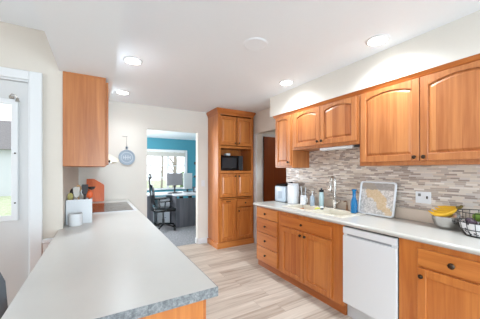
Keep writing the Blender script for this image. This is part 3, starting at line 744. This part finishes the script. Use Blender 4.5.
def bottle(name, label, x, y, prof, m, cap, cprof, h0):
    t = thing(name, label, 'bottle', (x, y, CT))
    MB().lathe(prof, (x, y, CT), 20).build('body', m, t, smooth=True)
    MB().lathe(cprof, (x, y, CT+h0), 16).build('cap', cap, t, smooth=True)
    return t
M['clearblue'] = plain('clear_bluish_plastic', srgb(206, 220, 232), 0.1, trans=0.5)
M['teal'] = plain('teal_clear_plastic', srgb(190, 216, 220), 0.15, trans=0.25)
bottle('soap_bottle', 'clear bluish soap bottle with a pump beside the patterned mug', 2.42, 2.28,
       [(0.028, 0), (0.032, 0.006), (0.032, 0.10), (0.022, 0.13), (0.011, 0.14)], M['clearblue'], M['white'],
       [(0.010, 0), (0.010, 0.02), (0.005, 0.022), (0.005, 0.04), (0.014, 0.042), (0.014, 0.05), (0.003, 0.052)], 0.141)
bottle('dish_soap_bottle', 'tall teal bottle with a black top left of the faucet', 2.43, 2.14,
       [(0.024, 0), (0.029, 0.008), (0.030, 0.15), (0.024, 0.18), (0.026, 0.195)], M['teal'], M['black'],
       [(0.028, 0), (0.030, 0.006), (0.029, 0.026), (0.012, 0.03), (0.011, 0.048)], 0.196)
t = thing('dish_brush', 'small dish brush with a yellow-green handle lying on the sink rim', 'brush', (2.26, 2.0, 0.903))
M['lime'] = plain('lime_plastic', srgb(206, 206, 74), 0.4)
MB().tube([(2.185, 2.02, 0.912), (2.21, 2.01, 0.922), (2.245, 2.0, 0.917)], [0.008, 0.009, 0.007], 8).build('handle', M['lime'], t, smooth=True)
MB().lathe([(0.018, 0), (0.021, 0.006), (0.018, 0.018)], (2.272, 1.995, 0.904), 16).build('bristles', M['black'], t)
MB().lathe([(0.021, 0), (0.021, 0.012), (0.01, 0.018)], (2.272, 1.995, 0.9225), 16).build('head', M['white'], t)

# blue bottle
M['cobalt'] = plain('cobalt_glass', srgb(24, 124, 184), 0.06, trans=0.2)
t = thing('glass_bottle', 'cobalt blue glass bottle standing between the faucet and the clear tray', 'bottle', (2.42, 1.68, CT))
MB().lathe([(0.03, 0), (0.036, 0.006), (0.034, 0.06), (0.037, 0.09), (0.033, 0.13), (0.022, 0.16), (0.017, 0.18), (0.019, 0.21), (0.018, 0.235), (0.026, 0.25), (0.027, 0.258), (0.02, 0.26), (0.014, 0.24)],
           (2.42, 1.68, CT), 24).build('body', M['cobalt'], t, smooth=True)
# leaning clear tray
def tray_mat():
    m, nt, p = nm('printed_glass'); L = nt.links
    tc = nt.nodes.new('ShaderNodeTexCoord'); sp = nt.nodes.new('ShaderNodeSeparateXYZ'); L.new(tc.outputs['Object'], sp.inputs[0])
    n = nt.nodes.new('ShaderNodeTexNoise'); n.inputs['Scale'].default_value = 30; n.inputs['Detail'].default_value = 6; n.inputs['Distortion'].default_value = 1.6
    L.new(tc.outputs['Object'], n.inputs['Vector'])
    n3 = nt.nodes.new('ShaderNodeTexNoise'); n3.inputs['Scale'].default_value = 7; n3.inputs['Detail'].default_value = 3; L.new(tc.outputs['Object'], n3.inputs['Vector'])
    # a gold band runs down the panel, a grey band along its top
    d = math_(nt, 'ABSOLUTE', math_(nt, 'ADD', math_(nt, 'ADD', sp.outputs[1], math_(nt, 'MULTIPLY', sp.outputs[2], -0.85)), 0.17))
    gold = math_(nt, 'MULTIPLY', math_(nt, 'LESS_THAN', math_(nt, 'ADD', math_(nt, 'ADD', d, math_(nt, 'MULTIPLY', n.outputs['Fac'], 0.12)), math_(nt, 'MULTIPLY', n3.outputs['Fac'], 0.30)), 0.265), 0.7)
    grey = math_(nt, 'MULTIPLY', math_(nt, 'GREATER_THAN', math_(nt, 'ADD', sp.outputs[2], math_(nt, 'MULTIPLY', n.outputs['Fac'], 0.07)), 0.30), 0.8)
    r = nt.nodes.new('ShaderNodeValToRGB'); e = r.color_ramp.elements
    e[0].position = 0.42; e[0].color = srgb(192, 188, 184); e[1].position = 0.6; e[1].color = srgb(232, 228, 224)
    L.new(n.outputs['Fac'], r.inputs[0])
    m1 = nt.nodes.new('ShaderNodeMix'); m1.data_type = 'RGBA'; L.new(gold, m1.inputs[0]); L.new(r.outputs[0], m1.inputs[6]); m1.inputs[7].default_value = srgb(222, 190, 140)
    m2 = nt.nodes.new('ShaderNodeMix'); m2.data_type = 'RGBA'; L.new(grey, m2.inputs[0]); L.new(m1.outputs[2], m2.inputs[6]); m2.inputs[7].default_value = srgb(150, 146, 142)
    L.new(m2.outputs[2], p.inputs['Base Color']); p.inputs['Roughness'].default_value = 0.15
    return m
t = thing('serving_tray', 'pale tray with a grey and gold pattern leaning on the mosaic tile', 'tray', (2.47, 1.48, CT))
tx, tn = 2.470, Vector((-0.98, 0, -0.2))
def tp(u, v, n):      # u across (towards -Y), v up the tray, n towards the viewer
    return (2.468+v*0.185-n*0.98, 1.665-u, CT+0.002+v*0.98+n*0.185)
def rr(u0, u1, v0, v1, r, n, seg=5):
    out = []
    for (cu, cv, a0) in ((u1-r, v0+r, -90), (u1-r, v1-r, 0), (u0+r, v1-r, 90), (u0+r, v0+r, 180)):
        for k in range(seg+1):
            a = R(a0+90*k/seg); out.append(tp(cu+r*math.cos(a), cv+r*math.sin(a), n))
    return out
W_, H_ = 0.375, 0.352
mb = MB(); mb.loft([rr(0, W_, 0, H_, 0.03, 0.0), rr(0, W_, 0, H_, 0.03, 0.018), rr(0.006, W_-0.006, 0.006, H_-0.006, 0.026, 0.021), rr(0.014, W_-0.014, 0.014, H_-0.014, 0.02, 0.018), rr(0.016, W_-0.016, 0.016, H_-0.016, 0.02, 0.006)])
mb.build('rim', M['white'], t)
mb = MB(); mb.loft([rr(0.017, W_-0.017, 0.017, H_-0.017, 0.02, 0.0062), rr(0.017, W_-0.017, 0.017, H_-0.017, 0.02, 0.008)])
mb.build('panel', tray_mat(), t)

# steel bowl with bananas
bx, by = 2.435, 0.862
t = thing('mixing_bowl', 'stainless steel bowl holding bananas on the right counter', 'bowl', (bx, by, CT))
MB().lathe([(0.06, 0), (0.064, 0.002), (0.085, 0.03), (0.098, 0.07), (0.102, 0.1), (0.107, 0.102), (0.101, 0.105), (0.094, 0.07), (0.081, 0.033), (0.06, 0.006)],
           (bx, by, CT), 40).build('body', M['steel'], t, smooth=True)
t = thing('banana_bunch', 'bunch of ripe yellow bananas lying in the steel bowl', 'bananas', (bx, by, CT+0.1))
M['banana'] = plain('banana_skin', srgb(238, 184, 48), 0.45, noise=0.15, nscale=20)
M['stem'] = plain('banana_stem', srgb(110, 92, 40), 0.6)
crown = Vector((bx-0.01, by-0.085, CT+0.18))
for k in range(4):
    off = k*0.027-0.055
    end = Vector((bx-0.03+off*0.9, by+0.098-0.012*k, CT+0.135+0.012*k))
    mid = (crown+end)/2 + Vector((off*1.0, 0.0, -0.085+0.02*k))
    P_ = []
    for s in range(11):
        a = s/10; P_.append(crown*(1-a)**2 + mid*2*a*(1-a) + end*a*a)
    P_ = P_[1:]
    rad = [0.008, 0.014, 0.018, 0.019, 0.0195, 0.019, 0.018, 0.014, 0.008, 0.004]
    b_ = MB().tube(P_, rad, 8).build('banana', M['banana'], t, smooth=True)
mb = MB(); mb.tube([tuple(crown+Vector((0, 0.02, -0.008))), tuple(crown), tuple(crown+Vector((0, -0.012, 0.016)))], [0.016, 0.012, 0.009], 8)
mb.build('stem', M['stem'], t, smooth=True)
# wire basket with fruit
qx, qy = 2.355, 0.635
t = thing('fruit_basket', 'black wire fruit basket lined with black and white patterned cloth', 'basket', (qx, qy, CT))
wire = plain('black_wire', srgb(40, 38, 38), 0.4, 0.6)
mb = MB()
def circ(r, z, n=32): return [(qx+r*math.cos(2*PI*k/n), qy+r*math.sin(2*PI*k/n), z) for k in range(n)]
for r, z in ((0.09, CT+0.004), (0.118, CT+0.05), (0.13, CT+0.10), (0.132, CT+0.17)): mb.tube(circ(r, z), 0.0028, 6, closed=True)
for k in range(16):
    a = 2*PI*k/16; c_, s_ = math.cos(a), math.sin(a)
    mb.tube([(qx+r*c_, qy+r*s_, z) for r, z in ((0.09, CT+0.004), (0.118, CT+0.05), (0.13, CT+0.10), (0.132, CT+0.17))], 0.002, 5)
mb.build('wire_frame', wire, t)
def cloth():
    m, nt, p = nm('patterned_cloth'); L = nt.links
    tc = nt.nodes.new('ShaderNodeTexCoord'); v = nt.nodes.new('ShaderNodeTexVoronoi'); v.inputs['Scale'].default_value = 38
    L.new(tc.outputs['Object'], v.inputs['Vector'])
    r = nt.nodes.new('ShaderNodeValToRGB'); r.color_ramp.interpolation = 'CONSTANT'
    e = r.color_ramp.elements; e[0].color = srgb(90, 86, 92); e[1].position = 0.33; e[1].color = srgb(232, 230, 230)
    L.new(v.outputs['Distance'], r.inputs[0]); L.new(r.outputs[0], p.inputs['Base Color']); p.inputs['Roughness'].default_value = 0.8
    return m
MB().lathe([(0.083, 0.007), (0.088, 0.009), (0.113, 0.05), (0.124, 0.095), (0.122, 0.10), (0.118, 0.095), (0.107, 0.052), (0.08, 0.012)], (qx, qy, CT), 36).build('cloth_liner', cloth(), t, smooth=True)
M['apple'] = plain('apple_red', srgb(190, 40, 44), 0.3, noise=0.3, nscale=18)
M['gapple'] = plain('apple_green', srgb(120, 160, 60), 0.35, noise=0.2, nscale=18)
M['plum'] = plain('plum_skin', srgb(70, 52, 66), 0.35, noise=0.2)
def fruit(name, label, cat, dx, dy, dz, r, m):
    t = thing(name, label, cat, (qx+dx, qy+dy, CT+dz-r), 'fruit in the wire basket')
    c = (qx+dx, qy+dy, CT+dz)
    MB().lathe([(r*0.12, -r*0.80), (r*0.45, -r*0.88), (r*0.8, -r*0.6), (r, 0), (r*0.92, r*0.45), (r*0.55, r*0.8), (r*0.2, r*0.78), (r*0.05, r*0.6)], c, 20).build('flesh', m, t, smooth=True)
    MB().tube([(c[0], c[1], c[2]+r*0.6), (c[0]+0.004, c[1], c[2]+r*1.05)], 0.0018, 5).build('stem', M['stem'], t)
fruit('apple', 'red apple on top in the wire basket', 'apple', -0.01, -0.045, 0.125, 0.036, M['apple'])
fruit('apple', 'green apple at the back of the wire basket', 'apple', 0.05, 0.03, 0.125, 0.036, M['gapple'])
fruit('plum', 'dark plum at the left front of the wire basket', 'plum', -0.065, 0.03, 0.095, 0.026, M['plum'])
fruit('plum', 'dark plum in front of the red apple in the wire basket', 'plum', -0.075, -0.03, 0.09, 0.026, M['plum'])
fruit('plum', 'dark plum beside the steel bowl edge of the wire basket', 'plum', -0.015, 0.06, 0.10, 0.028, M['plum'])
fruit('apple', 'red apple low in the wire basket', 'apple', 0.02, -0.0, 0.05, 0.034, M['apple'])

# ------------------------------------------------------------------ grey chair at the left
t = thing('dining_chair', 'dark grey upholstered chair beside the left counter', 'chair', (-0.55, 1.45, 0))
M['grey'] = plain('grey_upholstery', srgb(92, 94, 98), 0.85, noise=0.15, nscale=150)
mb = MB()
lps = []
for z, hw, dep, yc in ((0.50, 0.20, 0.02, 1.28), (0.62, 0.225, 0.026, 1.265), (0.82, 0.245, 0.026, 1.245), (0.95, 0.24, 0.024, 1.23), (1.03, 0.212, 0.02, 1.222), (1.055, 0.165, 0.012, 1.22)):
    lp = []
    for k in range(20):
        a = 2*PI*k/20; cx = math.cos(a); lp.append((-0.537+hw*(abs(cx)**0.6)*(1 if cx > 0 else -1), yc+dep*math.sin(a)-0.03*cx*cx+0.03, z))
    lps.append(lp)
mb.loft(lps); mb.build('backrest', M['grey'], t, smooth=True)
B(-0.76, -0.315, 1.26, 1.70, 0.42, 0.50, bev=0.025, seg=3).build('seat', M['grey'], t, smooth=True)
for x in (-0.75, -0.36):
    for y in (1.29, 1.67):
        MB().tube([(x, y, 0.42), (x*1.0+(0.02 if x > -0.5 else -0.02), y+(0.02 if y > 1.5 else -0.02), 0.0)], [0.016, 0.011], 10).build('leg', M['black'], t)

# ------------------------------------------------------------------ office
M['deskwood'] = wood('grey_desk_laminate', srgb(104, 104, 112), srgb(66, 66, 74), bw=0.08, rough=0.5)
t = thing('office_desk', 'dark grey L-shaped office desk under the window', 'desk', (1.8, 6.2, 0))
mb = MB(); mb.box(0.45, 2.85, 6.05, 6.75, 0.745, 0.775, bev=0.003); mb.box(1.58, 2.85, 5.70, 6.05, 0.745, 0.775, bev=0.003)
mb.build('desktop', plain('desk_top', srgb(206, 208, 212), 0.25), t)
mb = MB(); mb.box(1.60, 2.82, 5.73, 5.755, 0.004, 0.69, bev=0.002); mb.build('modesty_panel', M['deskwood'], t)
B(1.60, 1.625, 5.756, 6.72, 0.004, 0.744).build('side_panel', M['deskwood'], t)
B(0.55, 1.14, 6.06, 6.70, 0.004, 0.744, bev=0.002).build('left_pedestal', M['deskwood'], t)
B(2.78, 2.80, 5.756, 6.72, 0.004, 0.744).build('side_panel', M['deskwood'], t)
for x in (1.68, 1.9, 2.15): B(x, x+0.09, 5.735, 5.76, 0.691, 0.744).build('spacer_block', M['black'], t)
t = thing('filing_cabinet', 'pale grey filing cabinet under the office desk', 'cabinet', (1.42, 6.35, 0))
B(1.26, 1.56, 6.15, 6.65, 0.03, 0.66, bev=0.004).build('body', plain('pale_metal', srgb(190, 194, 200), 0.4), t)
for z in (0.05, 0.25, 0.45):
    d = B(1.27, 1.55, 6.138, 6.1495, z, z+0.19, bev=0.002).build('drawer', plain('pale_metal_front', srgb(200, 203, 208), 0.4), t)
    B(1.36, 1.46, 6.128, 6.1375, z+0.14, z+0.15).build('handle', M['darkgrey'], d)
for x in (1.30, 1.52):
    for y in (6.2, 6.6): MB().lathe([(0.015, 0), (0.015, 0.025)], (x, y, 0.004), 8).build('caster', M['black'], t)
def monitor(label, x, y, w_, z0, h_, rz, mat):
    t = thing('monitor', label, 'monitor', (x, y, 0.776), None, rz)
    B(-w_/2, w_/2, -0.012, 0.012, z0-0.776, z0-0.776+h_, bev=0.004).build('screen', mat, t, world=False)
    mb = MB(); mb.box(-0.02, 0.02, 0.013, 0.03, 0.01, z0-0.776+h_*0.5); mb.build('stand', M['darkgrey'], t, world=False)
    B(-0.10, 0.10, -0.06, 0.09, 0, 0.008, bev=0.003).build('foot', M['darkgrey'], t, world=False)
monitor('grey monitor on the office desk in front of the window', 1.765, 6.45, 0.42, 0.96, 0.32, 0, plain('monitor_grey', srgb(128, 126, 130), 0.3))
monitor('white monitor at the right end of the office desk', 2.12, 6.45, 0.27, 0.85, 0.43, 0.25, M['white'])
t = thing('keyboard', 'dark keyboard lying on the office desk', 'keyboard', (1.70, 6.2, 0.776))
B(1.52, 1.88, 6.13, 6.26, 0.7755, 0.79, bev=0.004).build('base', M['darkgrey'], t)
mb = MB()
for i in range(12):
    for j in range(4): mb.box(1.535+i*0.028, 1.557+i*0.028, 6.14+j*0.028, 6.162+j*0.028, 0.7905, 0.796)
mb.build('keys', M['black'], t)
t = thing('desk_lamp', 'small black desk lamp beside the white monitor', 'lamp', (2.38, 6.45, 0.776))
MB().lathe([(0.07, 0), (0.07, 0.012), (0.02, 0.016)], (2.38, 6.45, 0.7755), 20).build('base', M['black'], t)
MB().tube([(2.38, 6.45, 0.79), (2.42, 6.45, 1.02), (2.34, 6.45, 1.2)], 0.008, 8).build('arm', M['black'], t)
MB().lathe([(0.02, 0.06), (0.06, 0.0), (0.055, 0.0), (0.016, 0.055)], (2.33, 6.45, 1.16), 16).build('shade', M['black'], t)
t = thing('computer_tower', 'pale blue-grey desk unit standing on the office desk below the lamp', 'computer', (2.30, 6.25, 0.776))
B(2.20, 2.36, 6.18, 6.30, 0.7755, 0.92, bev=0.008).build('body', M['darkgrey'], t)
B(2.215, 2.345, 6.176, 6.1795, 0.80, 0.90, bev=0.001).build('screen', M['paleblue'], t)
tag(B(3.02, 3.10, 8.485, 8.499, 1.56, 1.66, bev=0.004).build('thermostat', M['darkgrey']), 'small dark panel on the blue office wall right of the window', 'wall panel')
# second lower shelf thing: task chair
t = thing('office_chair', 'black mesh office chair with headrest in front of the desk', 'chair', (1.30, 5.72, 0))
cx, cy = 1.30, 5.72
for k in range(5):
    a = 2*PI*k/5+0.4; e = (cx+0.30*math.cos(a), cy+0.30*math.sin(a))
    l_ = MB().tube([(cx, cy, 0.13), (cx+0.15*math.cos(a), cy+0.15*math.sin(a), 0.115), (e[0], e[1], 0.085)], [0.025, 0.02, 0.016], 8).build('leg', M['black'], t, smooth=True)
    MB().lathe([(0.03, -0.02), (0.032, 0), (0.03, 0.02)], (e[0], e[1], 0.036), 14, 'X').build('caster', M['black'], l_)
MB().lathe([(0.03, 0.11), (0.03, 0.25), (0.018, 0.25), (0.018, 0.42)], (cx, cy, 0), 14).build('gas_lift', M['darkgrey'], t)
B(cx-0.24, cx+0.24, cy-0.22, cy+0.24, 0.43, 0.51, bev=0.03, seg=3).build('seat', M['black'], t, smooth=True)
# backrest at the left, chair turned to the right
mb = MB(); lps = []
for z, hw, xo in ((0.58, 0.18, -0.20), (0.70, 0.22, -0.235), (0.85, 0.22, -0.23), (0.97, 0.20, -0.25), (1.04, 0.15, -0.265)):
    lp = []
    for k in range(16):
        a = 2*PI*k/16; lp.append((cx+xo+0.02*math.cos(a), cy+hw*math.sin(a), z))
    lps.append(lp)
mb.loft(lps); mb.build('backrest', M['black'], t, smooth=True)
MB().tube([(cx-0.05, cy, 0.44), (cx-0.26, cy, 0.46), (cx-0.28, cy, 0.80), (cx-0.31, cy, 1.18)], 0.018, 8).build('back_spine', M['darkgrey'], t, smooth=True)
mb = MB(); mb.ball((cx-0.29, cy, 1.22), 0.1, (0.32, 1.2, 0.65)); mb.build('headrest', M['black'], t, smooth=True)
for s in (-1, 1):
    a_ = MB().tube([(cx, cy+s*0.26, 0.46), (cx-0.03, cy+s*0.29, 0.56), (cx-0.02, cy+s*0.29, 0.66)], 0.016, 8).build('armrest', M['darkgrey'], t, smooth=True)
    B(cx-0.14, cx+0.14, cy+s*0.29-0.04, cy+s*0.29+0.04, 0.662, 0.69, bev=0.01, seg=2).build('arm_pad', M['black'], a_, smooth=True)

# ------------------------------------------------------------------ outdoors
struct('ground_outside', B(-25, 25, 8.75, 40, -0.32, -0.22), M['grass'])
struct('ground_side', B(-25, -0.42, 2.52, 8.74, -0.32, -0.22), M['grass'])
t = thing('neighbour_house', 'pale house with a grey roof seen through the glass of the white door', 'house', (-9.0, 22.0, -0.22))
B(-14, -4.2, 20, 26, -0.22, 2.6).build('wall', M['siding'], t)
MB().loft([[(-14.5, 19.5, 2.6), (-3.8, 19.5, 2.6), (-3.8, 26.5, 2.6), (-14.5, 26.5, 2.6)], [(-14.5, 22.9, 4.8), (-3.8, 22.9, 4.8), (-3.8, 23.1, 4.8), (-14.5, 23.1, 4.8)]]).build('roof', M['roof'], t)
for x in (-12.5, -10, -7.5): B(x, x+1.2, 19.97, 20.0, 0.8, 2.0).build('window', M['black'], t)
tr = [(4.6, 17, 0.14, 'thickest bare tree outside the left panes of the office window'), (6.6, 20, 0.10, 'slim bare tree outside the middle of the office window'), (3.4, 15.5, 0.07, 'thinnest bare tree outside the far left of the office window')]
for x, y, r, lab in tr:
    t = thing('bare_tree', lab, 'tree', (x, y, -0.22), 'bare trees beyond the office window')
    MB().tube([(x, y, -0.22), (x+0.1, y, 2), (x, y, 4.5)], [r, r*0.8, r*0.4], 8).build('trunk', M['bark'], t, smooth=True)
    mb = MB()
    for k in range(9):
        z = 1.2+k*0.32; a = random.uniform(0, 6.28); L_ = random.uniform(0.8, 1.6)
        mb.tube([(x, y, z), (x+L_*0.5*math.cos(a), y+L_*0.5*math.sin(a), z+0.5), (x+L_*math.cos(a), y+L_*math.sin(a), z+0.8)], [r*0.35, r*0.2, r*0.08], 5)
    mb.build('branches', M['bark'], t)
t = thing('shrub', 'green shrub outside the lower panes of the office window', 'shrub', (5.6, 16, -0.22))
mb = MB()
for k in range(14): mb.ball((5.6+random.uniform(-0.6, 0.6), 16+random.uniform(-0.4, 0.4), random.uniform(0.1, 1.3)), random.uniform(0.25, 0.4), u=8, v=6)
mb.build('foliage', M['leaf'], t)
MB().tube([(5.6, 16, -0.22), (5.6, 16, 0.6)], 0.06, 6).build('stem', M['bark'], t)
